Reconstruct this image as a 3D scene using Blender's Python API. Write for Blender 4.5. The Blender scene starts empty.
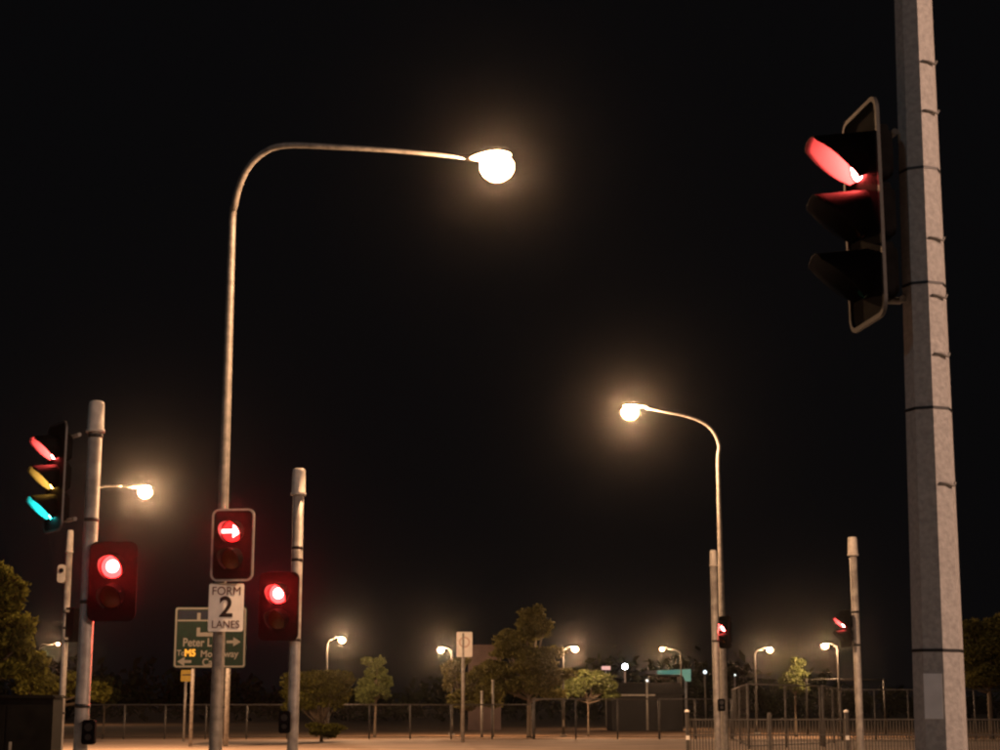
import bpy, math, random
import numpy as np
from mathutils import Vector, Matrix

random.seed(7); rng = np.random.default_rng(7)
sc = bpy.context.scene
C = sc.collection
R = math.radians

# ------------------------------------------------------------------ camera
F, CX, CY, HZ, EYE = 1680.0, 500.0, 375.0, 709.0, 1.6      # focal length in photo pixels, horizon row
PITCH = math.atan((HZ - CY) / F)
cam_d = bpy.data.cameras.new('camera'); cam = bpy.data.objects.new('camera', cam_d); C.objects.link(cam)
cam.location = (0, 0, EYE); cam.rotation_euler = (math.pi / 2 + PITCH, 0, 0)
cam_d.sensor_width = 36; cam_d.lens = 36 * F / 1000; cam_d.clip_start = .05; cam_d.clip_end = 6000
sc.camera = cam

def at(px, py, Y):
    """point on the vertical plane y = Y seen at photo pixel (px, py)"""
    c, s = math.cos(PITCH), math.sin(PITCH)
    u = CY - py
    d = Vector((px - CX, F * c - u * s, F * s + u * c))
    k = Y / d.y
    return Vector((d.x * k, Y, EYE + d.z * k))

# ------------------------------------------------------------------ world, cool fill sun, exposure
w = bpy.data.worlds.new('World'); sc.world = w; w.use_nodes = True
nt = w.node_tree; nt.nodes.clear()
out = nt.nodes.new('ShaderNodeOutputWorld'); sky = nt.nodes.new('ShaderNodeTexSky'); bg = nt.nodes.new('ShaderNodeBackground')
glow = nt.nodes.new('ShaderNodeBackground'); add = nt.nodes.new('ShaderNodeAddShader')
FILL_EL, FILL_AZ = 34.0, 222.0          # added cool sun standing in for an unseen lamp, low behind camera left
sky.sky_type = 'NISHITA'; sky.sun_disc = False
sky.sun_elevation = R(-12); sky.sun_rotation = R(FILL_AZ)
bg.inputs['Strength'].default_value = .05
glow.inputs['Color'].default_value = (.0024, .0023, .0026, 1); glow.inputs['Strength'].default_value = 1
nt.links.new(sky.outputs[0], bg.inputs[0]); nt.links.new(bg.outputs[0], add.inputs[0]); nt.links.new(glow.outputs[0], add.inputs[1])
nt.links.new(add.outputs[0], out.inputs[0])
sd = bpy.data.lights.new('cool_fill', 'SUN'); so = bpy.data.objects.new('cool_fill', sd); C.objects.link(so)
sd.energy = .13; sd.angle = R(.5); sd.color = (.80, .92, 1.0)
to_fill = Vector((math.sin(R(FILL_AZ)) * math.cos(R(FILL_EL)), math.cos(R(FILL_AZ)) * math.cos(R(FILL_EL)), math.sin(R(FILL_EL))))
so.rotation_euler = to_fill.to_track_quat('Z', 'Y').to_euler(); so.location = (-20, -20, 30)
vs = sc.view_settings; vs.view_transform = 'Standard'; vs.look = 'None'; vs.exposure = 0; vs.gamma = 1; vs.use_curve_mapping = False
cy = sc.cycles
cy.use_denoising = True; cy.sample_clamp_indirect = 4; cy.max_bounces = 6; cy.transparent_max_bounces = 16
cy.filter_width = 2.3; cy.use_light_tree = True

# ------------------------------------------------------------------ materials
MATS = {}
def mat(name, col, rough=.6, metal=0., var=None, scale=6., bump=0., emit=None, es=0., spec=.5, detail=4, col2=None, stretch=None):
    m = bpy.data.materials.new(name); m.use_nodes = True; n = m.node_tree; b = n.nodes['Principled BSDF']
    b.inputs['Base Color'].default_value = (*col, 1); b.inputs['Roughness'].default_value = rough; b.inputs['Metallic'].default_value = metal
    b.inputs['Specular IOR Level'].default_value = spec
    if var or bump or col2:
        tc = n.nodes.new('ShaderNodeTexCoord'); nz = n.nodes.new('ShaderNodeTexNoise')
        nz.inputs['Scale'].default_value = scale; nz.inputs['Detail'].default_value = detail
        src = tc.outputs['Object']
        if stretch:
            mp = n.nodes.new('ShaderNodeMapping'); mp.inputs['Scale'].default_value = stretch
            n.links.new(src, mp.inputs[0]); src = mp.outputs[0]
        n.links.new(src, nz.inputs[0])
        if var or col2:
            rp = n.nodes.new('ShaderNodeValToRGB'); v = var or .3
            lo = tuple(c * (1 - v) for c in col); hi = col2 or tuple(min(1, c * (1 + v)) for c in col)
            rp.color_ramp.elements[0].position = .34; rp.color_ramp.elements[1].position = .68
            rp.color_ramp.elements[0].color = (*lo, 1); rp.color_ramp.elements[1].color = (*hi, 1)
            n.links.new(nz.outputs[0], rp.inputs[0]); n.links.new(rp.outputs[0], b.inputs['Base Color'])
        if bump:
            bp = n.nodes.new('ShaderNodeBump'); bp.inputs['Strength'].default_value = bump; bp.inputs['Distance'].default_value = .02
            n.links.new(nz.outputs[0], bp.inputs['Height']); n.links.new(bp.outputs[0], b.inputs['Normal'])
    if emit:
        b.inputs['Emission Color'].default_value = (*emit, 1); b.inputs['Emission Strength'].default_value = es
    MATS[name] = m; return m

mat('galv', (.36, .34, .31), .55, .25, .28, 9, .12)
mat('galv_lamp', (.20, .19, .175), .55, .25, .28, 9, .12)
mat('fence_steel', (.10, .095, .09), .6, .2, .3, 8)
mat('galv_big', (.40, .385, .365), .65, .1, .17, 34, .2, detail=10)
mat('galv_dull', (.22, .21, .19), .6, .2, .3, 8)
mat('pole_dark', (.016, .015, .014), .6, .1, .3, 8)
mat('cap_pale', (.55, .52, .46), .6, 0, .15, 12)
mat('black', (.005, .005, .0055), .8, 0, .3, 12, spec=.02)
mat('visor', (.005, .005, .005), .7, 0, spec=.02)
mat('visor_inside', (.026, .026, .026), .6, 0, spec=.2)
mat('border', (.30, .29, .28), .5, 0, .12, 20)
mat('border_dull', (.034, .034, .034), .5, 0, .2, 20)
mat('sign_white', (.85, .82, .77), .5, 0, .08, 5)
mat('sign_back', (.35, .35, .34), .5, .4, .15, 8)
mat('ink', (.015, .013, .012), .5)
mat('ink_red', (.10, .035, .025), .5)
mat('ring_pale', (.55, .40, .34), .5)
mat('sign_green', (.002, .010, .007), .6, 0, .2, 4, spec=.1)
mat('sign_blue', (.003, .006, .014), .6, 0, .2, 4, spec=.1)
mat('sign_mark', (.095, .095, .09), .6, spec=.1)
mat('sign_yellow', (.45, .31, .03), .5, 0, .12, 8)
mat('strap', (.02, .02, .02), .45, .3)
mat('plate', (.80, .82, .83), .5, 0, .08, 9)
mat('asphalt', (.055, .053, .05), .85, 0, .35, 2.2, .2, detail=8)
mat('pale_road', (.47, .35, .27), .85, 0, .2, .35, .1, detail=9)
mat('concrete', (.36, .345, .32), .85, 0, .18, 1.2, .1, detail=8)
mat('line_paint', (.7, .7, .68), .6, 0, .15, 6)
mat('dry_grass', (.135, .075, .034), .95, 0, .5, .22, .4, detail=10)
mat('cabinet', (.006, .006, .0055), .6, 0, .3, 5, spec=.05)
mat('barrier', (.055, .050, .045), .55, .2, .3, 8)
mat('bark', (.11, .085, .06), .9, 0, .3, 9, .6)
mat('wall_pink', (.13, .085, .075), .8, 0, .15, 1.5)
mat('wall_dark', (.014, .014, .015), .8, 0, .2, 1.0, spec=.2)
mat('roof_pale', (.35, .35, .36), .5, .3, .15, 2)
mat('wire', (.10, .09, .08), .6, .2)
mat('glass_dark', (.01, .012, .015), .08)
mat('cap_white', (.8, .78, .74), .4)
WARM = (1.0, .54, .27)
LAMP_W = {'lamp_main': 3700, 'lamp_second': 6900, 'lamp_third': 11000, 'lamp_near': 9000, 'lamp_far': 4000}
LAMP_COL = {k: WARM for k in LAMP_W}; LAMP_COL['lamp_near'] = (1.0, .61, .43); LAMP_COL['lamp_far'] = (1.0, .56, .29)
for k in LAMP_W:
    m = bpy.data.materials.new(k); m.use_nodes = True; n = m.node_tree; n.nodes.clear(); MATS[k] = m      # clear glass bowl, glowing
    o_ = n.nodes.new('ShaderNodeOutputMaterial'); e_ = n.nodes.new('ShaderNodeEmission'); t_ = n.nodes.new('ShaderNodeBsdfTransparent'); a_ = n.nodes.new('ShaderNodeAddShader')
    e_.inputs[0].default_value = (*LAMP_COL[k], 1); e_.inputs[1].default_value = 9; n.links.new(e_.outputs[0], a_.inputs[0]); n.links.new(t_.outputs[0], a_.inputs[1])
    n.links.new(a_.outputs[0], o_.inputs[0]); m.cycles.emission_sampling = 'NONE'
mat('lamp_cool', (.8, .8, .8), .3, emit=(.85, .93, 1.0), es=55)
mat('lamp_dim', (.8, .8, .8), .3, emit=(.8, .95, 1.0), es=1.5)
mat('sign_lit_pink', (.8, .6, .7), .4, emit=(.9, .6, .75), es=.3)
mat('sign_lit_teal', (.1, .5, .45), .4, emit=(.16, .42, .38), es=.26)
mat('lens_red', (.5, .02, .02), .2, emit=(1., .075, .065), es=330)
mat('lens_red_core', (.5, .02, .02), .2, emit=(1., .10, .09), es=40)
mat('lens_red_arrow', (.5, .02, .02), .2, emit=(1., .10, .09), es=40)
mat('lens_red_rim', (.5, .02, .02), .2, emit=(1., .02, .02), es=14)
mat('lens_red_bloom', (.3, .01, .01), .2, emit=(1., .012, .012), es=4)
mat('lens_amber', (.5, .3, .02), .2, emit=(1., .52, .08), es=80)
mat('lens_green', (.02, .4, .35), .2, emit=(.02, .85, .80), es=180)
mat('lens_off_red', (.09, .012, .01), .15)
mat('lens_off_amber', (.10, .05, .008), .15)
mat('lens_off_green', (.01, .06, .05), .15)

def leaf_mat(name, col):
    m = bpy.data.materials.new(name); m.use_nodes = True; n = m.node_tree; n.nodes.clear()
    o = n.nodes.new('ShaderNodeOutputMaterial'); d = n.nodes.new('ShaderNodeBsdfDiffuse'); t = n.nodes.new('ShaderNodeBsdfTranslucent'); mx = n.nodes.new('ShaderNodeMixShader')
    g = n.nodes.new('ShaderNodeNewGeometry'); rp = n.nodes.new('ShaderNodeValToRGB')
    rp.color_ramp.elements[0].color = (*[c * .5 for c in col], 1); rp.color_ramp.elements[1].color = (*[min(1, c * 1.55) for c in col], 1)
    n.links.new(g.outputs['Random Per Island'], rp.inputs[0])
    n.links.new(rp.outputs[0], d.inputs[0]); n.links.new(rp.outputs[0], t.inputs[0]); mx.inputs[0].default_value = .3
    n.links.new(d.outputs[0], mx.inputs[1]); n.links.new(t.outputs[0], mx.inputs[2]); n.links.new(mx.outputs[0], o.inputs[0]); MATS[name] = m
leaf_mat('leaf_olive', (.10, .10, .022)); leaf_mat('leaf_lime', (.075, .09, .032)); leaf_mat('leaf_brown', (.095, .088, .028)); leaf_mat('leaf_dark', (.03, .035, .014))

# ------------------------------------------------------------------ mesh helpers
class MB:
    def __init__(s): s.v = []; s.f = []; s.sm = []
    def add(s, vs_, fs, smooth=False):
        o = len(s.v); s.v += [tuple(p) for p in vs_]; s.f += [tuple(i + o for i in f) for f in fs]; s.sm += [smooth] * len(fs); return s
    def box(s, x0, x1, y0, y1, z0, z1):
        return s.add([(x0,y0,z0),(x1,y0,z0),(x1,y1,z0),(x0,y1,z0),(x0,y0,z1),(x1,y0,z1),(x1,y1,z1),(x0,y1,z1)],
                     [(0,3,2,1),(4,5,6,7),(0,1,5,4),(1,2,6,5),(2,3,7,6),(3,0,4,7)])
    def tube(s, pts, rad, n=12, a0=0., smooth=True):
        pts = [Vector(p) for p in pts]
        if not isinstance(rad, (list, tuple)): rad = [rad] * len(pts)
        T = [(pts[min(i+1, len(pts)-1)] - pts[max(i-1, 0)]).normalized() for i in range(len(pts))]
        ref = Vector((1, 0, 0)) if abs(T[0].x) < .9 else Vector((0, 1, 0))
        u = (ref - T[0] * ref.dot(T[0])).normalized(); vs_ = []
        for p, t, r in zip(pts, T, rad):
            u = (u - t * u.dot(t)).normalized(); v = t.cross(u)
            vs_ += [p + (u * math.cos(a0 + 2*math.pi*k/n) + v * math.sin(a0 + 2*math.pi*k/n)) * r for k in range(n)]
        fs = [(i*n + k, i*n + (k+1) % n, (i+1)*n + (k+1) % n, (i+1)*n + k) for i in range(len(pts)-1) for k in range(n)]
        s.add(vs_, fs, smooth)
        o = len(s.v) - len(vs_)
        s.f += [tuple(o + k for k in reversed(range(n))), tuple(o + (len(pts)-1)*n + k for k in range(n))]; s.sm += [False, False]
        return s
    def prism(s, poly, y0, y1):
        """polygon in XZ (counter-clockwise seen from -Y) extruded from y0 to y1"""
        n = len(poly); a = [(x, y0, z) for x, z in poly] + [(x, y1, z) for x, z in poly]
        return s.add(a, [tuple(range(n)), tuple(reversed(range(n, 2*n)))] + [(k, k + n, (k+1) % n + n, (k+1) % n) for k in range(n)])
    def ring(s, po, pi, y0, y1):
        n = len(po); a = [(x, y, z) for P, y in ((po, y0), (pi, y0), (pi, y1), (po, y1)) for x, z in P]; f = []
        for q in range(4):
            for k in range(n):
                f.append((q*n + k, q*n + (k+1) % n, ((q+1) % 4)*n + (k+1) % n, ((q+1) % 4)*n + k))
        return s.add(a, f)
    def build(s, name, m, parent=None):
        me = bpy.data.meshes.new(name); me.from_pydata(s.v, [], s.f); me.polygons.foreach_set('use_smooth', s.sm)
        me.materials.append(MATS[m]); me.update()
        o = bpy.data.objects.new(name, me); C.objects.link(o)
        if parent: o.parent = parent
        return o
def rrect(w_, h, r, n=6, cx=0, cz=0):
    P = []
    for sx, sz, a in ((1,1,0),(-1,1,90),(-1,-1,180),(1,-1,270)):
        for k in range(n+1):
            t = R(a + 90*k/n); P.append((cx + sx*(w_/2-r) + r*math.cos(t), cz + sz*(h/2-r) + r*math.sin(t)))
    return P
def tag(o, label=None, cat=None, group=None, kind=None):
    if label: o['label'] = label
    if cat: o['category'] = cat
    if group: o['group'] = group
    if kind: o['kind'] = kind
    return o
def thing(name, label, cat, loc=(0,0,0), rz=0., group=None):
    o = bpy.data.objects.new(name, None); C.objects.link(o); o.location = loc; o.rotation_euler = (0, 0, rz); o.empty_display_size = .3
    return tag(o, label, cat, group)
def dupe(src, name, parent, loc):
    o = src.copy(); o.name = name; C.objects.link(o); o.parent = parent; o.location = loc; return o
def text(body, size, m, parent, loc, wscale=1., bold=0., name='lettering', align='CENTER'):
    cu = bpy.data.curves.new('t', 'FONT'); cu.body = body; cu.size = size; cu.align_x = align; cu.align_y = 'CENTER'; cu.extrude = .002; cu.offset = bold
    o = bpy.data.objects.new('t', cu); C.objects.link(o); bpy.context.view_layer.update()
    me = bpy.data.meshes.new_from_object(o.evaluated_get(bpy.context.evaluated_depsgraph_get()))
    bpy.data.objects.remove(o); bpy.data.curves.remove(cu); me.name = name; me.materials.clear(); me.materials.append(MATS[m])
    r = bpy.data.objects.new(name, me); C.objects.link(r); r.parent = parent; r.location = loc; r.rotation_euler = (math.pi/2, 0, 0); r.scale = (wscale, 1, 1)
    return r

# ------------------------------------------------------------------ the setting
def sheet(name, x0, x1, y0, y1, z, m, nx=1, ny=1):
    b = MB(); b.add([(x0,y0,z),(x1,y0,z),(x1,y1,z),(x0,y1,z)], [(0,1,2,3)]); return tag(b.build(name, m), kind='structure')
sheet('ground', -2500, 2500, -300, 4500, -.12, 'dry_grass')
sheet('road', -220, 220, 12, 43, -.116, 'asphalt')
sheet('far_road', -220, 220, 55, 63.6, -.116, 'asphalt')
tag(MB().box(-220, 220, 63.6, 63.9, -.3, .01).build('kerb', 'concrete'), kind='structure')
sheet('verge', -220, 220, 63.9, 92.5, 0.0, 'pale_road')
sheet('grass_strip', 11.8, 220, 85.5, 92.45, .004, 'dry_grass')
tag(MB().box(-220, 220, 43.2, 54.8, -.3, .0).build('median_island', 'concrete'), kind='structure')
tag(MB().box(-14, 30, 14.5, 35.5, -.3, .006).build('traffic_island', 'concrete'), kind='structure')
tag(MB().box(-60, 60, -20, 11.8, -.3, .0).build('footpath', 'concrete'), kind='structure')

# ------------------------------------------------------------------ street lamps
def street_lamp(label, path, lamp, Yl, r0, r1, bowl='lamp_main', bw=.3, group='street lamps', n=14, pole_m='galv_lamp'):
    """path: world points of the curved pole from base to arm end; lamp: world point of the bowl's middle"""
    base = Vector(path[0]); t = thing('street_lamp', label, 'street lamp', base, 0, group)
    P = [Vector(p) - base for p in path]; L = [0]
    for a, b in zip(P, P[1:]): L.append(L[-1] + (b - a).length)
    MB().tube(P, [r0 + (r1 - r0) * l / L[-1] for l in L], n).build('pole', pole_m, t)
    MB().box(-r0*1.9, r0*1.9, -r0*1.9, r0*1.9, -.1, .03).build('base_plate', 'galv_dull', t)
    MB().box(-r0*.45, r0*.45, -r0*1.06, -r0*.8, .5, .95).build('access_door', 'galv_dull', t)
    c = Vector(lamp) - base; d = (c - P[-1]); d.z = 0; d = d.normalized() if d.length > .01 else Vector((1,0,0)); sx = Vector((-d.y, d.x, 0))
    def ell(f, b, wd, up, dn, z0, n=18, m=7):
        vs_, fs = [], []
        for j in range(m + 1):
            a = -math.pi/2 + math.pi * j / m; h = math.sin(a); r = math.cos(a)
            for k in range(n):
                q = 2*math.pi*k/n; e = math.cos(q); l = (f if e > 0 else b) * e * r
                vs_.append(c + d * l + sx * wd * math.sin(q) * r + Vector((0, 0, z0 + (up if h > 0 else dn) * h)))
        for j in range(m):
            for k in range(n): fs.append((j*n + k, j*n + (k+1) % n, (j+1)*n + (k+1) % n, (j+1)*n + k))
        return vs_, fs
    hm_ = 'galv_dull' if pole_m == 'galv_lamp' else pole_m
    hd = MB().add(*ell(bw*.85, bw*2.0, bw*.85, bw*.34, bw*.06, bw*.66), True).tube([P[-1], c - d*bw*1.9 + Vector((0,0,bw*.70)), c - d*bw*.9 + Vector((0,0,bw*.75))], max(r1, .03), 8).build('lamp_head', hm_, t)
    MB().add(*ell(bw, bw, bw, bw*.64, bw*.92, 0), True).build('lamp_bowl', bowl, hd)
    ld = bpy.data.lights.new('lamp_light', 'POINT'); ld.energy = LAMP_W[bowl]; ld.color = LAMP_COL[bowl]; ld.shadow_soft_size = .03
    lo = bpy.data.objects.new('lamp_light', ld); C.objects.link(lo); lo.parent = hd; lo.location = c - Vector((0, 0, bw*.1))
    return t
def curve_pole(px, py_ref, Y, pix, Ye):
    """vertical shaft through pixel (px, py_ref) at depth Y, then arm through pixels that recede from Y to Ye"""
    b = at(px, py_ref, Y); pts = [Vector((b.x, Y, 0))]
    p0 = at(*pix[0], Y); pts += [Vector((b.x, Y, z)) for z in np.linspace(.3, p0.z, 6)]
    for k, q in enumerate(pix[1:]):
        pts.append(at(*q, Y + (Ye - Y) * (k + 1) / len(pix[1:])))
    return pts
def smooth_pts(P, keep, n=4):
    """Catmull-Rom through the bend"""
    out_ = list(P[:keep])
    for i in range(keep - 1, len(P) - 1):
        p0, p1, p2, p3 = P[max(i-1, 0)], P[i], P[i+1], P[min(i+2, len(P)-1)]
        for k in range(1, n + 1):
            t = k / n
            out_.append(.5 * ((2*p1) + (p2-p0)*t + (2*p0-5*p1+4*p2-p3)*t*t + (3*p1-p0-3*p2+p3)*t**3))
    return out_
YM = 24.0
P = smooth_pts(curve_pole(219.5, 620, YM, [(233, 222), (234.6, 205), (239, 187), (248, 168), (263, 153), (285, 145.5), (335, 147), (400, 151), (470, 158)], YM - 1.5), 7)
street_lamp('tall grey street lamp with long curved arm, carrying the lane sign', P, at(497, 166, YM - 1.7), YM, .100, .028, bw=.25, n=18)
Y2 = 47.0
P = smooth_pts(curve_pole(721.5, 600, Y2, [(722, 462), (719, 445), (712, 430), (700, 421), (684, 415.5), (666, 412), (646, 408)], Y2 - .4), 7)
street_lamp('curved street lamp directly behind a slim signal post, arm to the left', P, at(630, 412, Y2 - .5), Y2, .115, .032, bw=.26, bowl='lamp_second')
Y3 = 66.0
P = smooth_pts(curve_pole(86, 600, Y3, [(90.5, 498), (92, 492), (97, 488), (106, 486), (122, 486)], Y3 - .3), 7)
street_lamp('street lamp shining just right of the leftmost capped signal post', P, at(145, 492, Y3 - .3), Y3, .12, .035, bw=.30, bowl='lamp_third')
far = [(342, 640, 327, 99, 'far street lamp above the bushy tree by the fence', 'lamp_far'),
       (441, 650, 452, 112, 'far street lamp just left of the white sign on a post', 'lamp_far'),
       (575, 649, 563, 108, 'far street lamp just right of the tallest tree', 'lamp_far'),
       (662, 649, 681, 150, 'far street lamp above the teal lit canopy', 'lamp_far'),
       (770, 650, 755, 118, 'far street lamp on pale post right of the two close poles', 'lamp_far'),
       (825, 646, 838, 106, 'far street lamp just left of the right-hand capped post', 'lamp_far'),
       (58, 644, 39, 190, 'small far street lamp above the dark cabinet', 'lamp_far')]
for px, py, pp, Y, lab, bm in far:
    dx = 1 if px > pp else -1
    b = at(pp, py + 14, Y); bz = at(pp, py + 2, Y).z; l = at(px, py, Y)
    x = b.x; e = l.x - dx * .55
    P = [Vector((x, Y, z)) for z in np.linspace(0, bz - .3, 4)] + [Vector((x + (e - x) * f, Y, bz - .3 + .45 * g)) for f, g in ((.08, .5), (.3, .9), (1, 1))]
    street_lamp(lab, P, l, Y, .11, .04, bw=.22 if Y < 170 else .2, bowl=bm, n=8, pole_m='pole_dark')
# lamps on the camera's side of the junction: they light the near faces of the poles
P = [Vector((19, 3.5, z)) for z in (0, 4, 8.6)] + [Vector((18.7, 3.5, 9.3)), Vector((18, 3.5, 9.7)), Vector((15.6, 3.5, 9.8))]
street_lamp('street lamp on the near footpath, right of the view', P, Vector((15, 3.5, 9.75)), 3.5, .115, .036, bw=.33, bowl='lamp_near')

# ------------------------------------------------------------------ traffic signals
def signal(label, loc, yaw, lenses, kind='side', group='traffic signal heads', border='border', arrow=False, reach=.3, side=1, s=1.):
    """board in the local XZ plane facing -Y; loc = middle of its lower edge"""
    n = len(lenses); W, H, pit = .62*s, (.38*n + .26)*s, .38*s
    t = thing('traffic_signal', label, 'traffic signal', loc, yaw, group)
    po = rrect(W, H, .10*s, 6, 0, H/2); pi = rrect(W - .056*s, H - .056*s, .075*s, 6, 0, H/2)
    MB().prism(rrect(W - .05*s, H - .05*s, .078*s, 6, 0, H/2), 0, .012).build('backing_board', 'black', t)
    MB().ring(po, pi, -.006, .014).build('border', border, t)
    for k, ln in enumerate(lenses):
        z = H - .13*s - pit*(k + .5); r = .148*s
        h = MB().prism(rrect(.36*s, .36*s, .05*s, 4, 0, z), .014, .12*s).prism(rrect(.30*s, .30*s, .05*s, 4, 0, z), .12*s, .155*s).build('lantern_housing', 'black', t)
        vs_, fs = [], []                                         # domed lens
        for j in range(5):
            rr = r * j / 4; yy = -.012 - .03*s * (1 - (j/4)**2)
            vs_ += [(rr*math.cos(2*math.pi*q/24), yy, z + rr*math.sin(2*math.pi*q/24)) for q in range(24)]
        fs = [(j*24 + q, j*24 + (q+1) % 24, (j+1)*24 + (q+1) % 24, (j+1)*24 + q) for j in range(4) for q in range(24)]
        if arrow and ln == 'lens_red':
            MB().add(vs_, fs, True).build('lens', 'lens_red_bloom', h)  # dim glow over the whole lens imitates bloom round the arrow
            a = [(-.115,.02),(-.115,-.02),(.01,-.02),(.01,-.075),(.12,0),(.01,.075),(.01,.02)]
            MB().prism([(x*s*1.28, z + q*s*1.2) for x, q in a], -.048*s, -.030*s).build('arrow_lens', 'lens_red_arrow', h)
        elif ln == 'lens_red_core':                              # glare imitated by a blown-out core over a red rim
            le = MB().add(vs_, fs, True).build('lens', 'lens_red_rim', h)
            MB().add([(x*.74, y - .006, z + (q - z)*.74) for x, y, q in vs_], fs, True).build('glare_core', ln, le)
        else:
            MB().add(vs_, fs, True).build('lens', ln, h)
        if ln == 'lens_red_core' or (arrow and ln == 'lens_red'):
            ld = bpy.data.lights.new('signal_light', 'SPOT'); ld.spot_size = R(58); ld.spot_blend = .5; ld.energy = 700; ld.color = (1, .035, .03); ld.shadow_soft_size = .03
            lo = bpy.data.objects.new('signal_light', ld); C.objects.link(lo); lo.parent = h; lo.location = (0, -.11*s, z); lo.rotation_euler = (-math.pi/2, 0, 0)
        # hood: long on top, cut away towards the bottom
        N, M_, vi, fi = 28, 7, [], []
        for shell in (0, 1):
            rr = r*1.07 + .004*shell
            for q in range(N + 1):
                ph = -R(146) + 2*R(146)*q/N; a = abs(math.degrees(ph))
                ln_ = .33*s * (1 if a < 50 else max(.16, 1 - (a - 50)/108))
                for m in range(M_ + 1):
                    y = -ln_ * m / M_; dr = 1 - .06*m/M_
                    vi.append((rr*dr*math.sin(ph), y, z + rr*dr*math.cos(ph) - .035*s*m/M_))
        st = (N + 1)*(M_ + 1)
        for q in range(N):
            for m in range(M_):
                a, b = q*(M_+1) + m, (q+1)*(M_+1) + m
                fi += [(a, a+1, b+1, b), (st+a, st+b, st+b+1, st+a+1)]
            a, b = q*(M_+1) + M_, (q+1)*(M_+1) + M_; fi.append((a, st+a, st+b, b))
        vo = MB().add(vi, fi, True).build('visor', 'visor', h); vo.data.materials.append(MATS['visor_inside'])
        vo.data.polygons.foreach_set('material_index', [1 if max(f) < st else 0 for f in fi])
    for z in (.16*s, H - .16*s):
        MB().tube([(0, .10*s, z), (0, .21*s, z), (side*reach, .21*s, z)], .022, 8).build('bracket', 'galv_dull', t)
    return t

def capped_post(label, px, py_ref, Y, cap_top, r=.06, name='signal_post', rings=(), cat='post', cap_r=None, m='galv', cap='cap_pale', capl=.36):
    b = at(px, py_ref, Y); top = at(px, cap_top, Y).z; cr = cap_r or r*1.28
    t = thing(name, label, cat, (b.x, Y, 0), 0, 'capped signal posts')
    MB().tube([(0, 0, -.02), (0, 0, 1.5), (0, 0, top - capl + .01)], r, 16).build('shaft', m, t)
    MB().tube([(0,0,top-capl), (0,0,top-capl+.03), (0,0,top-capl+.031), (0,0,top-.05), (0,0,top-.012), (0,0,top)], [cr*1.12, cr*1.12, cr, cr*.93, cr*.86, cr*.6], 16).build('cap', cap, t)
    MB().tube([(0,0,-.02), (0,0,.03)], r*2.4, 12).build('base_flange', 'galv_dull', t)
    for py in rings:
        z = at(px, py, Y).z; MB().tube([(0,0,z-.018), (0,0,z+.018)], r*1.07, 16).build('strap', 'strap', t)
    return t, b.x
def button_box(label, post, x, Y, z, sx=0, h=.3):
    t = thing('push_button_box', label, 'push button', (x + sx, Y - .09, z - h/2), 0, 'pedestrian push buttons')
    MB().prism(rrect(.13, h, .03, 4, 0, h/2), -.04, .035).build('case', 'black', t)
    MB().tube([(0, -.055, h*.3), (0, -.04, h*.3)], .03, 12).build('button', 'strap', t)
    MB().tube([(0, -.046, h*.7), (0, -.04, h*.7)], .04, 12).build('face_plate', 'strap', t)

# big octagonal pole at the right
YB = 9.5
pb = at(940, 750, YB); pt = at(915.5, 0, YB)
bx = (at(939.5, 740, YB).x + at(916, 10, YB).x) / 2
HB = 9.2; rb, rt = .155, .086
big = thing('octagonal_pole', 'thick octagonal galvanised steel pole at the right edge of the view', 'pole', (bx - .048, YB, 0))
big.rotation_euler = (0, .0125, 0)      # it stands a little out of plumb
view_az = math.atan2(-YB, -bx)                  # direction pole -> camera
def big_r(z): return rb + (rt - rb) * z / HB
A0 = view_az + R(-11 - 22.5)                    # a corner; facet normals then sit at -56, -11, 34, 79 degrees to the view
def octo(z): return [(big_r(z) * math.cos(A0 + k*math.pi/4), big_r(z) * math.sin(A0 + k*math.pi/4), z) for k in range(8)]
m = MB(); zs = list(np.linspace(0, HB, 12)); vv = [p for z in zs for p in octo(z)]
m.add(vv, [(i*8+k, i*8+(k+1) % 8, (i+1)*8+(k+1) % 8, (i+1)*8+k) for i in range(11) for k in range(8)] + [tuple(88+k for k in range(8))]); m.build('shaft', 'galv_big', big)
MB().box(-.26, .26, -.26, .26, -.05, .03).build('base_plate', 'galv_dull', big)
def band(z, h, off, nm, mt):
    ro = [(x*(1+off), y*(1+off)) for x, y, _ in octo(z)]; ri = [(x*.98, y*.98) for x, y, _ in octo(z)]
    vv = [(x, y, z-h/2) for x, y in ro] + [(x, y, z+h/2) for x, y in ro] + [(x, y, z+h/2) for x, y in ri] + [(x, y, z-h/2) for x, y in ri]
    MB().add(vv, [(q*8+k, q*8+(k+1) % 8, ((q+1) % 4)*8+(k+1) % 8, ((q+1) % 4)*8+k) for q in range(4) for k in range(8)]).build(nm, mt, big)
for py in (173, 287, 411, 651): band(at(925, py, YB).z, .016, .025, 'strap', 'strap')
na = view_az + R(34)                            # the lit facet: step bolts
for py in (68, 117, 243, 300, 358, 486):
    z = at(938, py, YB).z; ap = big_r(z) * math.cos(R(22.5)); nrm = Vector((math.cos(na), math.sin(na), 0)); tg = Vector((-nrm.y, nrm.x, 0))
    p = nrm*ap + Vector((0, 0, z)); g = MB()
    g.tube([p - nrm*.01 - tg*.028, p + nrm*.008 - tg*.028, p + nrm*.008 + tg*.020, p + nrm*.012 + tg*.058 - Vector((0,0,.012)), p + nrm*.012 + tg*.066 + Vector((0,0,.01))], .0075, 8).build('step_bolt', 'galv_dull', big)
na = view_az + R(-11); z0, z1 = at(930, 719, YB).z, at(930, 674, YB).z
nrm = Vector((math.cos(na), math.sin(na), 0)); tg = Vector((-nrm.y, nrm.x, 0)); ap = big_r(z0) * math.cos(R(22.5)); c = nrm * (ap + .003)
q = []
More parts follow.
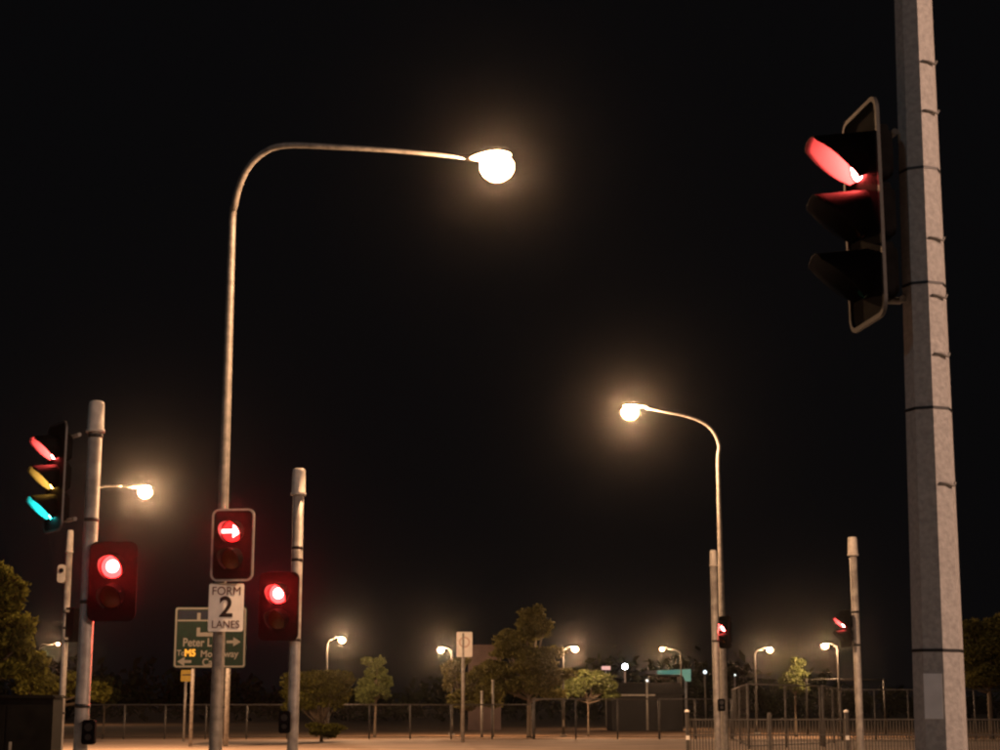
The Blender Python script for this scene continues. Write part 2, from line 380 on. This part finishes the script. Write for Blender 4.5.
for dn in (0, .003):
    for a, z in ((-.056, z0), (.044, z0), (.044, z1), (-.056, z1)): q.append(c + nrm*dn + tg*a + Vector((0,0,z)))
MB().add(q, [(4,5,6,7),(0,3,2,1),(0,1,5,4),(1,2,6,5),(2,3,7,6),(3,0,4,7)]).build('number_plate', 'plate', big)
# the signal on it faces left across the view
sb = at(868, 325, YB)
signal('large red traffic signal facing left, clamped to the thick octagonal pole', (sb.x, YB, sb.z), R(-82), ['lens_red', 'lens_off_amber', 'lens_off_green'], border='border_dull', reach=.06, side=1, s=.94)

# posts at the left
YL = 17.0
pL, xL = capped_post('thick capped post at the far left carrying two signals', 86.5, 620, YL, 401, .072, rings=(436, 520, 602, 706), capl=.33, cap_r=.086)
s1 = at(52, 532, YL)
signal('three-colour traffic signal facing left, red amber and green all glowing', (s1.x, YL, s1.z), R(-54), ['lens_red', 'lens_amber', 'lens_green'], border='border_dull', reach=.18, s=.80)
s2 = at(110, 622, YL)
signal('glaring round red signal facing the camera beside the far left post', (s2.x + .03, YL - .1, s2.z), R(0), ['lens_red_core', 'lens_off_amber'], border='black', side=-1, reach=.2, s=.78)
b = at(87, 732, YL); button_box('black push button box low on the far left post', pL, xL, YL, b.z, .10, .24)
YT = 28.0
pT, xT = capped_post('slim post with pale cap left of the thick far left post', 67, 600, YT, 530, .052, rings=(612, 628, 713), capl=.38, cap_r=.056)
q = at(62, 583, YT); t = thing('sensor_box', 'small pale sensor box on the slim left post', 'sensor', (q.x, YT, q.z))
MB().prism(rrect(.13, .30, .05, 5, 0, .15), -.08, .08).build('case', 'cap_pale', t); MB().tube([(0,-.10,.2),(0,-.08,.2)], .04, 12).build('lens', 'glass_dark', t)
MB().box(.04, xT - q.x, -.015, .015, .12, .16).build('arm', 'galv_dull', t)
q = at(71, 642, YT); t = thing('pedestrian_signal', 'dark pedestrian signal seen from behind on the slim left post', 'pedestrian signal', (q.x, YT, q.z), R(150))
MB().prism(rrect(.24, .56, .03, 4, 0, .28), -.09, .09).build('housing', 'black', t)
for z in (.14, .42): MB().box(-.09, .09, -.094, -.09, z-.09, z+.09).build('lens', 'glass_dark', t)
for z in (.05, .5): MB().box(-.02, .02, .09, .18, z-.02, z+.02).build('bracket', 'galv_dull', t)

# traffic lane signal and plate on the tall lamp
sa = at(233, 582, YM - .2); signal('two-aspect signal with glowing red arrow above the lane sign', (sa.x, YM - .34, sa.z), R(-8), ['lens_red', 'lens_off_amber'], arrow=True, reach=-.18, s=1.0)
g0 = at(225.3, 631.5, YM - .2)
t = thing('lane_sign', 'white rectangular sign reading FORM 2 LANES on the tall lamp pole', 'sign', (g0.x, YM - .2, g0.z))
Wd = (at(243, 600, YM-.2).x - at(208, 600, YM-.2).x); Hd = at(225, 583.5, YM-.2).z - g0.z
MB().prism(rrect(Wd, Hd, .03, 4, 0, Hd/2), 0, .006).build('panel', 'sign_white', t)
text('FORM', .165, 'ink_red', t, (0, -.004, Hd*.835), .95)
text('2', .40, 'ink', t, (0, -.004, Hd*.49), 1.0, .008)
text('LANES', .15, 'ink_red', t, (0, -.004, Hd*.14), .92)
for z in (.12, Hd - .12): MB().box(-.12, .12, .008, .05, z - .02, z + .02).build('bracket', 'galv_dull', t)

# middle-left post
YP = 20.4
pM, xM = capped_post('capped post right of the tall lamp, red signal at its side', 295.5, 620, YP, 468.5, .066, rings=(548, 560, 640), capl=.33, cap_r=.084)
s3 = at(279, 641, YP)
signal('glaring red signal beside the capped post right of the tall lamp', (s3.x, YP - .1, s3.z), R(-11), ['lens_red_core', 'lens_off_amber'], border='black', side=1, reach=.2, s=.80)
b = at(289, 722, YP); button_box('black push button box on the post right of the tall lamp', pM, xM, YP, b.z, -.09, .26)
# the pair of close poles: slim post in front of the second street lamp
YQ = 31.0
pQ, xQ = capped_post('slim capped post standing directly before the second curved lamp', 715.3, 640, YQ, 550, .062, rings=(641,), capl=.30, cap_r=.066)
s4 = at(724, 648, YQ); signal('small red signal facing left on the slim post before the second lamp', (s4.x + .05, YQ + .2, s4.z), R(-62), ['lens_red', 'lens_off_amber'], border='black', reach=-.1, s=.58)
b = at(721.5, 705, YQ); button_box('small dark push button box between the two close poles', pQ, xQ, YQ, b.z, .07, .22)
YR = 28.5
pR, xR = capped_post('capped signal post rising behind the picket barrier at the right', 856.5, 640, YR, 537, .062, rings=(612, 645), capl=.32, cap_r=.085)
s5 = at(846, 647, YR); signal('small red signal facing left on the right-hand capped post', (s5.x, YR, s5.z), R(-74), ['lens_red', 'lens_off_amber'], border='black', reach=.1, s=.60)

# ------------------------------------------------------------------ signs
YG = 74.0
a, b = at(173, 668, YG), at(247, 607, YG); cxg = (a.x + b.x)/2; Wg = b.x - a.x; Hg = b.z - a.z; za = a.z
t = thing('direction_sign', 'large green direction sign with white writing, partly behind the tall lamp', 'road sign', (cxg, YG, 0))
MB().prism(rrect(Wg, Hg, .12, 5, 0, za + Hg/2), 0, .03).build('panel', 'sign_green', t)
MB().ring(rrect(Wg - .06, Hg - .06, .10, 5, 0, za + Hg/2), rrect(Wg - .20, Hg - .20, .06, 5, 0, za + Hg/2), -.006, -.001).build('border_line', 'sign_mark', t)
MB().box(-Wg/2 + .15, Wg/2 - .15, -.004, -.0005, za + Hg*.80, za + Hg - .16).build('street_name_strip', 'sign_blue', t)
MB().box(-Wg/2 + .12, Wg/2 - .12, -.008, -.005, za + Hg*.765, za + Hg*.79).build('divider_line', 'sign_mark', t)
k = Wg / 74.0                                                      # metres per photo pixel on the panel
def gx(px): return (px - 210) * k
def gz(py): return za + (668 - py) * k
MB().box(gx(196), gx(199.5), -.009, -.005, gz(620), gz(612)).build('route_line', 'sign_mark', t)
MB().box(gx(196), gx(199.5), -.009, -.005, gz(636), gz(627)).box(gx(199.5), gx(213), -.009, -.005, gz(636), gz(632)).build('route_line', 'sign_mark', t)
text('Peter L', .50, 'sign_mark', t, (gx(197), -.008, gz(642.5)), .86, .012)
text('To', .34, 'sign_mark', t, (gx(180.5), -.008, gz(653)), .9, .008)
text('M5', .40, 'sign_yellow', t, (gx(190), -.008, gz(653)), .95, .02)
text('Motorway', .40, 'sign_mark', t, (gx(220), -.008, gz(654)), .98, .01)
text('Ca', .44, 'sign_mark', t, (gx(208), -.008, gz(662.5)), .9, .012)
def arrow_mark(cx_, cz_, d):
    P = [(-.30, .06), (-.30, -.06), (.0, -.06), (.0, -.2), (.32, 0), (.0, .2), (.0, .06)]
    P = [(x*d, z) for x, z in P]
    if d < 0: P = P[::-1]
    MB().prism([(cx_ + x, cz_ + z) for x, z in P], -.009, -.005).build('arrow', 'sign_mark', t)
arrow_mark(gx(234), gz(641.5), 1); arrow_mark(gx(184.5), gz(661.5), -1)
for px in (187.5, 229): MB().tube([(gx(px) if px > 200 else gx(193), .12, 0), (gx(px) if px > 200 else gx(193), .12, za + Hg - .1)], .115 if px > 200 else .08, 12).build('support_post', 'galv', t)
for z in (.5, Hg - .5): MB().box(-Wg/2 + .2, Wg/2 - .2, .031, .07, za + z - .04, za + z + .04).build('rail', 'galv_dull', t)
YY = 86.0; q = at(185, 700, YY); z0, z1 = at(186.5, 681.5, YY).z, at(186.5, 670, YY).z
t = thing('yellow_sign', 'small yellow sign on a thin post below the green sign', 'sign', (q.x, YY, 0))
MB().prism(rrect(.58, z1 - z0, .05, 4, .05, (z0+z1)/2), -.06, -.05).build('panel', 'sign_yellow', t)
MB().box(-.17, .27, -.068, -.061, z0 + .30, z0 + .36).build('black_bar', 'ink', t); MB().tube([(0,0,0),(0,0,z1-.05)], .06, 10).build('support_post', 'galv', t)
YW = 84.0; q = at(463, 700, YW); z0, z1 = at(465, 657, YW).z, at(465, 632, YW).z
t = thing('white_sign', 'upright white sign on a slim post in front of the fence', 'sign', (q.x, YW, 0))
MB().prism(rrect(.78, z1 - z0, .06, 4, .06, (z0+z1)/2), -.06, -.05).build('panel', 'sign_white', t)
cc = (.06, z1 - .5); MB().ring([(cc[0]+.27*math.cos(2*math.pi*k_/24), cc[1]+.27*math.sin(2*math.pi*k_/24)) for k_ in range(24)], [(cc[0]+.20*math.cos(2*math.pi*k_/24), cc[1]+.20*math.sin(2*math.pi*k_/24)) for k_ in range(24)], -.066, -.061).build('ring_mark', 'ring_pale', t)
MB().tube([(0,0,0),(0,0,z1-.05)], .085, 12).build('support_post', 'galv', t)

# ------------------------------------------------------------------ chain-link fences
def fence(label, pts, h, npan, braces=(), wire=.0014, gap=.085):
    """pts: ground polyline (x, y)"""
    o0 = Vector((*pts[0], 0)); t = thing('chain_link_fence', label, 'fence', o0, 0, 'chain-link fences')
    P = [Vector((*p, 0)) - o0 for p in pts]
    for a, b, n in zip(P, P[1:], npan):
        d = b - a; L = d.length; u = d.normalized()
        for i in range(n + (1 if b is P[-1] else 0)):
            p = a + d * i / n; MB().tube([p + Vector((0,0,-.1)), p + Vector((0,0,h))], .045 if i else .06, 8).build('post', 'fence_steel', t)
        for z, r in ((h - .02, .035), (.12, .022)):
            MB().tube([a + Vector((0,0,z)), b + Vector((0,0,z))], r, 8).build('rail', 'fence_steel', t)
        v, f = [], []                                            # woven wire: two sets of diagonals
        nrm = Vector((-u.y, u.x, 0)); z0, z1 = .05, h - .04; H = z1 - z0
        for sgn in (1, -1):
            s = -H
            while s < L:
                s0, s1 = s, s + H; zz0, zz1 = z0, z1
                if s0 < 0: zz0 = z0 - s0; s0 = 0
                if s1 > L: zz1 = z1 - (s1 - L); s1 = L
                if sgn < 0: zz0, zz1 = z0 + z1 - zz0, z0 + z1 - zz1
                k0 = a + u*s0 + Vector((0,0,zz0)); k1 = a + u*s1 + Vector((0,0,zz1)); e = Vector((0,0,wire*1.4))
                i = len(v); off = nrm * wire
                v += [k0+e, k0-e+off, k0-e-off, k1+e, k1-e+off, k1-e-off]; f += [(i,i+1,i+4,i+3),(i+1,i+2,i+5,i+4),(i+2,i,i+3,i+5)]
                s += gap if abs(u.x) > .6 else gap * 5
        tag(MB().add(v, f).build('wire_mesh', 'wire', t), kind='stuff')
    for x0, zz0, x1, zz1 in braces:
        MB().tube([Vector((x0 - o0.x, 0, zz0)), Vector((x1 - o0.x, 0, zz1))], .025, 6).build('brace', 'fence_steel', t)
    return t
def gxy(px, Y): return (at(px, HZ, Y).x, Y)
fence('long low chain-link fence behind the pale road, left of the tallest tree', [gxy(84, 93.2), gxy(533, 93)], 1.85, [11])
x1, x2, x3 = gxy(659, 88)[0], gxy(640, 88)[0], gxy(678, 88)[0]
fence('chain-link fence run between the tallest tree and the two close poles', [gxy(534, 92.8), gxy(659, 92.8), gxy(731, 92.8)], 2.15, [3, 2])
fence('high chain-link fence with a corner post beside the two close poles', [gxy(733, 90), gxy(748, 70), gxy(820, 76)], 2.62, [2, 2])
fence('high chain-link fence with a slanting top behind the right-hand capped post', [gxy(823, 74), gxy(841, 90), gxy(1040, 92)], 2.62, [2, 6])
t = thing('ball_court_frame', 'tall thin frame rising behind the right-hand fence', 'frame', (*gxy(846, 104), 0))
for px in (807, 885): MB().tube([(gxy(px, 104)[0] - t.location.x, 0, 0), (gxy(px, 104)[0] - t.location.x, 0, 3.4)], .06, 8).build('post', 'pole_dark', t)
MB().tube([(gxy(804, 104)[0] - t.location.x, 0, 3.36), (gxy(888, 104)[0] - t.location.x, 0, 3.36)], .04, 8).build('crossbar', 'pole_dark', t)
for px, py, lab in ((482, 692, 'shorter of two slender pale posts behind the fence'), (493, 681, 'taller of two slender pale posts behind the fence')):
    q = at(px, py, 99); t = thing('slender_post', lab, 'post', (q.x, 99, 0), 0, 'slender posts')
    MB().tube([(0,0,0),(0,0,q.z)], .07, 10).build('shaft', 'galv', t); MB().tube([(0,0,q.z),(0,0,q.z+.06)], .09, 10).build('cap', 'cap_pale', t)

# ------------------------------------------------------------------ picket barrier
YK = 50.0
posts_px = [687, 769, 846, 924, 1003]
tb = thing('picket_barrier', 'dark steel picket barrier along the island at lower right', 'barrier', (*gxy(687, YK), 0))
pst = None; xs = [gxy(p, YK)[0] - tb.location.x for p in posts_px]
for x in xs:
    z = 1.50
    if pst is None:
        pst = MB().box(-.05, .05, -.05, .05, 0, z).build('post', 'barrier', tb); cp = MB().tube([(0,0,z),(0,0,z+.05),(0,0,z+.08)], [.075,.075,.03], 10).build('post_cap', 'cap_white', pst)
        rf = MB().box(-.052, .052, -.058, -.051, .72, .84).build('reflector', 'cap_white', pst)
    else:
        p = dupe(pst, 'post', tb, (x, 0, 0))
        for c_ in ((cp, rf) if x == xs[2] else ()): dupe(c_, c_.name.split('.')[0], p, (0,0,0))
pk = None
for a, b in zip(xs, xs[1:]):
    for z in (1.30, .86, .16): MB().box(a + .05, b - .05, -.02, .02, z - .022, z + .022).build('rail', 'barrier', tb)
    n = int((b - a) / .088)
    for i in range(1, n):
        x = a + (b - a) * i / n
        if pk is None:
            pk = MB().tube([(0,0,.18),(0,0,1.28)], .0145, 6, smooth=False).build('picket', 'barrier', tb); pk.location = (x, 0, 0)
        else: dupe(pk, 'picket', tb, (x, 0, 0))

# ------------------------------------------------------------------ cabinet at lower left
YC = 27.0; q = at(27, 720, YC); zt = at(27, 695, YC).z
t = thing('roadside_cabinet', 'large dark roadside cabinet at the lower left edge', 'cabinet', (q.x - .25, YC, 0))
MB().prism(rrect(1.46, zt - .12, .03, 3, 0, .08 + (zt-.12)/2), -.3, .3).build('body', 'cabinet', t)
MB().prism([(-.78, zt-.05), (.78, zt-.05), (.72, zt), (-.72, zt)], -.36, .36).build('roof', 'cabinet', t); MB().box(-.76, .76, -.34, .34, -.02, .09).build('plinth', 'concrete', t)
for x in (-.36, .36):
    d_ = MB().prism(rrect(.68, zt - .3, .02, 3, x, .15 + (zt-.3)/2), -.316, -.301).build('door', 'cabinet', t)
    for z in (.3, .34, .38, .42): MB().box(x - .2, x + .2, -.322, -.317, z, z + .018).build('vent_slat', 'black', d_)
    MB().box(x + (-.28 if x > 0 else .24), x + (-.24 if x > 0 else .28), -.335, -.317, .95, 1.1).build('handle', 'galv_dull', d_)

# ------------------------------------------------------------------ trees
def leaves_mesh(name, clumps, n, size, m, parent, kind=None):
    """clumps: (x, y, z, rx, ry, rz); leaf quads spread through them, denser towards the outside"""
    cl = np.array(clumps, float); wts = cl[:,3]*cl[:,4]*cl[:,5]; idx = rng.choice(len(cl), n, p=(wts**.75)/(wts**.75).sum())
    d = rng.normal(size=(n,3)); d /= np.linalg.norm(d, axis=1, keepdims=True); rad = rng.random((n,1))**.42
    lump = 1 + .22*np.sin(d[:,:1]*7 + idx[:,None]*1.7) * np.cos(d[:,2:]*6 + idx[:,None])
    c = cl[idx,:3] + d*rad*lump*cl[idx,3:]
    u = rng.normal(size=(n,3)); u /= np.linalg.norm(u, axis=1, keepdims=True); v = np.cross(u, rng.normal(size=(n,3))); v /= np.linalg.norm(v, axis=1, keepdims=True)
    s = size*(.5 + rng.random((n,1))); a = u*s; b = v*s*.45
    vs_ = np.stack([c - a, c + b - a*.1, c + a, c - b - a*.1], 1).reshape(-1,3)
    me = bpy.data.meshes.new(name); me.from_pydata(vs_.tolist(), [], np.arange(4*n).reshape(-1,4).tolist()); me.materials.append(MATS[m])
    o = bpy.data.objects.new(name, me); C.objects.link(o); o.parent = parent
    if kind: o['kind'] = kind
    return o
def tree(label, px, Y, blobs, n, size, m, trunk_r=.12, name='tree', cat='tree', depth=.8):
    """blobs: (px, py, half-width px, half-height px)"""
    b = gxy(px, Y); t = thing(name, label, cat, (*b, 0)); k = Y / F; cl = []; lims = []
    tr = MB(); zc = []
    for x, y, hw, hh in blobs:
        p = at(x, y, Y) - Vector((b[0], Y, 0)); W_, H_ = hw*k, hh*k; zc.append(p.z)
        for j in range(14):
            a = rng.random()*6.28; e = rng.uniform(-.75, .75); r = rng.uniform(.25, .62)
            cl.append((p.x + W_*r*math.cos(a), W_*depth*r*math.sin(a) + rng.uniform(-.1,.1), p.z + H_*e*.8, W_*rng.uniform(.3,.5), W_*depth*rng.uniform(.3,.5), H_*rng.uniform(.2,.36)))
            lims.append(cl[-1][:3])
    zmin, zmax = min(zc), max(c_[2] for c_ in cl)
    top = Vector((0, 0, zmax)); f = max(.3, min(c_[2] for c_ in cl) * .75)
    lean = Vector((rng.uniform(-.1,.1), 0, 0))
    tr.tube([(0,0,-.15), (0,0,.1), lean*.5 + Vector((0,0,f)), lean + Vector((cl[0][0]*.3, 0, zmax*.75))], [trunk_r*1.4, trunk_r, trunk_r*.8, trunk_r*.25], 9)
    tr.build('trunk', 'bark', t)
    lb = MB()
    for q in lims[::2]:
        s_ = lean*.7 + Vector((0,0,f + (q[2]-f)*.25)); mid = (s_ + Vector(q))/2 + Vector((0,0,-.08)); lb.tube([s_, mid, q], [trunk_r*.4, trunk_r*.28, trunk_r*.1], 5)
    lb.build('limbs', 'bark', t)
    leaves_mesh('crown', cl, n, size, m, t, 'stuff')
    return t
tree('broad leafy tree cut off by the left edge of the view', -22, 58, [(-8, 595, 52, 50), (8, 645, 42, 40), (-35, 640, 50, 55)], 34000, .10, 'leaf_olive', .2)
tree('low yellow-green shrub behind the dark cabinet', 52, 82, [(38, 682, 26, 18), (62, 686, 28, 16), (95, 692, 18, 14)], 8000, .12, 'leaf_olive', .06, 'shrub', 'shrub')
tree('bushy olive tree standing before the fence, right of the second capped post', 322, 86, [(316, 684, 36, 20), (336, 690, 25, 23), (300, 696, 24, 20), (324, 730, 22, 9)], 18000, .08, 'leaf_olive', .09)
tree('small bright green tree behind the fence near the left far lamp', 375, 106, [(376, 671, 15, 17), (374, 690, 21, 18)], 15000, .085, 'leaf_lime', .08)
tree('tallest tree of the row, with a narrow crest, behind the fence', 529, 104, [(534, 622, 22, 22), (516, 645, 30, 18), (530, 664, 42, 22), (546, 684, 30, 17), (506, 678, 26, 22)], 42000, .10, 'leaf_brown', .15)
tree('lower spreading tree right behind the white sign', 462, 106, [(454, 672, 16, 22), (474, 684, 24, 19), (488, 690, 22, 18), (486, 672, 18, 12), (484, 702, 22, 12), (464, 701, 18, 11)], 22000, .10, 'leaf_brown', .1)
tree('ragged bright bush right of the tallest tree', 588, 112, [(572, 688, 17, 13), (592, 682, 24, 16), (604, 690, 16, 12)], 13000, .085, 'leaf_lime', .06, 'shrub', 'shrub')
tree('small pointed yellow-green shrub behind the fence at the right', 795, 108, [(797, 668, 9, 12), (794, 682, 17, 13)], 5000, .12, 'leaf_lime', .06, 'shrub', 'shrub')
tree('dark tree right of the octagonal pole', 990, 98, [(974, 640, 20, 26), (990, 662, 38, 32), (1012, 642, 34, 34), (970, 674, 18, 20)], 30000, .11, 'leaf_brown', .15)
tree('dim shrub behind the fence right of the far left post', 104, 99, [(100, 688, 14, 14), (112, 698, 12, 10)], 2000, .13, 'leaf_dark', .06, 'shrub', 'shrub')
cl = []
for i in range(150):
    x = -150 + 300*i/149 + rng.uniform(-1,1); h = rng.uniform(4.5, 8.5) + 2*math.sin(x*.07); cl.append((x, 250 + rng.uniform(-6,6), h*.5, rng.uniform(2,4), 3, h*.5))
tag(leaves_mesh('distant_wood', cl, 16000, .75, 'leaf_dark', None), 'dark belt of far trees along the horizon', 'woodland', kind='stuff')

# ------------------------------------------------------------------ far buildings and lights
YD = 140.0; a, b = at(468, 700, YD), at(501, 646.5, YD)
t = thing('flat_roofed_building', 'low pinkish building behind the tree by the white sign', 'building', ((a.x+b.x)/2, YD, 0)); W2 = (b.x - a.x)/2
MB().box(-W2, W2, 0, 9, -.1, b.z).build('wall', 'wall_pink', t); MB().box(-W2-.1, W2+.1, -.12, 9.1, b.z+.002, b.z+.14).build('parapet', 'wall_pink', t)
for x in (-.55, .2): MB().box(x - .07, x + .07, -.05, -.003, 0, b.z - .02).build('panel_joint', 'wall_pink', t)
for x in (): f_ = MB().box(x-.3, x+.3, -.06, -.003, 1.2, 2.4).build('window', 'border_dull', t); MB().box(x-.25, x+.25, -.07, -.061, 1.25, 2.35).build('pane', 'glass_dark', f_)
YS = 175.0; a, b = at(653, 681, YS), at(691, 669, YS)
t = thing('lit_canopy', 'teal lit forecourt canopy far beyond the fence', 'canopy', (b.x, YS, 0)); zt = b.z; wl = b.x - a.x
MB().add([(-wl, 8, zt-.35), (0, 0, zt-.6), (0, 0, zt), (-wl, 8, zt), (-wl, 18, zt-.35), (0, 10, zt-.6), (0, 10, zt), (-wl, 18, zt)], [(0,1,2,3),(7,6,5,4),(3,2,6,7),(0,4,5,1),(1,5,6,2),(0,3,7,4)]).build('roof_slab', 'roof_pale', t)
MB().add([(-wl*.75, 5.9, zt-.42), (-.02, -.06, zt-.58), (-.02, -.06, zt-.02), (-wl*.75, 5.9, zt-.02), (-wl*.75, 5.95, zt-.42), (-.02, -.01, zt-.58), (-.02, -.01, zt-.02), (-wl*.75, 5.95, zt-.02)], [(0,1,2,3),(7,6,5,4),(3,2,6,7),(0,4,5,1),(1,5,6,2),(0,3,7,4)]).build('fascia', 'sign_lit_teal', t)
MB().prism([(-.95, zt-.56), (-.6, zt-1.25), (-.06, zt-1.25), (-.06, zt-.05), (-.95, zt-.05)], -.2, -.1).build('corner_sign', 'sign_lit_teal', t)
for x, y in ((-.4, 1.5), (-wl+.4, 9.5), (-.4, 8.5)): MB().tube([(x,y,0),(x,y,zt-.5)], .15, 10).build('column', 'roof_pale', t)
YS2 = 135.0; a, b = at(612, 706, YS2), at(682, 676, YS2)
t = thing('dark_shed', 'long dark shed below the teal lit canopy', 'building', ((a.x+b.x)/2, YS2, 0)); W2 = (b.x-a.x)/2
MB().box(-W2, W2, 0, 7, -.1, 2.7).build('wall', 'wall_dark', t)
MB().add([(-W2-.2,-.3,2.72),(W2+.2,-.3,2.72),(W2+.2,7.3,2.72),(-W2-.2,7.3,2.72),(-W2-.2,3.5,3.7),(W2+.2,3.5,3.7)], [(0,1,5,4),(2,3,4,5),(1,2,5),(3,0,4),(0,3,2,1)]).build('roof', 'wall_dark', t)
MB().box(-W2+.1, .6, -.42, -.32, 2.6, 2.74).build('gutter', 'galv_dull', t)
for x in (-1.5, .4, 2.0): MB().box(x-.45, x+.45, -.05, -.003, 0, 2.1).build('roller_door', 'wall_dark', t)
def flood(label, px, py, Y, r, m_):
    q = at(px, py, Y); t = thing('floodlight', label, 'floodlight', (q.x, Y, 0), 0, 'far floodlights')
    MB().tube([(0,.25,0),(0,.25,q.z)], .09, 8).build('pole', 'galv_dull', t)
    h = MB().tube([(0,.3,q.z),(0,.02,q.z)], [r*.7, r*1.15], 14).build('lamp_head', 'black', t); MB().tube([(0,.015,q.z),(0,-.03,q.z-.01)], r, 14).build('lens', m_, h)
flood('small bright white floodlight between the trees and the teal canopy', 625, 666.5, 160, .24, 'lamp_cool')
flood('faint small light on the dark shed roof', 647, 680.5, 131, .09, 'lamp_dim')
flood('faint bluish light just left of the two close poles', 705, 672, 180, .20, 'lamp_dim')
flood('tiny faint light just right of the two close poles', 735, 675, 180, .10, 'lamp_dim')
q = at(606, 668, 165); t = thing('lit_shop_sign', 'small pinkish lit sign board beyond the bright bush', 'sign', (q.x, 165, 0))
MB().box(-.42, .42, -.1, .1, q.z-.17, q.z+.17).build('panel', 'sign_lit_pink', t); MB().tube([(0,.2,0),(0,.2,q.z)], .09, 8).build('support_post', 'galv_dull', t)

# ------------------------------------------------------------------ faint haze added to give the lamps a soft glow
hz = MB().box(-225, 225, -22, 268, -1.3, 10.7).build('haze', 'black'); hz.data.materials.clear(); tag(hz, kind='stuff')
hm = bpy.data.materials.new('haze'); hm.use_nodes = True; n = hm.node_tree; n.nodes.clear()
o_ = n.nodes.new('ShaderNodeOutputMaterial'); pv = n.nodes.new('ShaderNodeVolumePrincipled')
pv.inputs['Color'].default_value = (.9, .9, .9, 1); pv.inputs['Density'].default_value = .000075; pv.inputs['Anisotropy'].default_value = .985
hm.cycles.volume_sampling = 'EQUIANGULAR'; n.links.new(pv.outputs[0], o_.inputs['Volume']); hz.data.materials.append(hm)
tag(hz, 'faint added haze that spreads a glow round the lamps', 'haze')
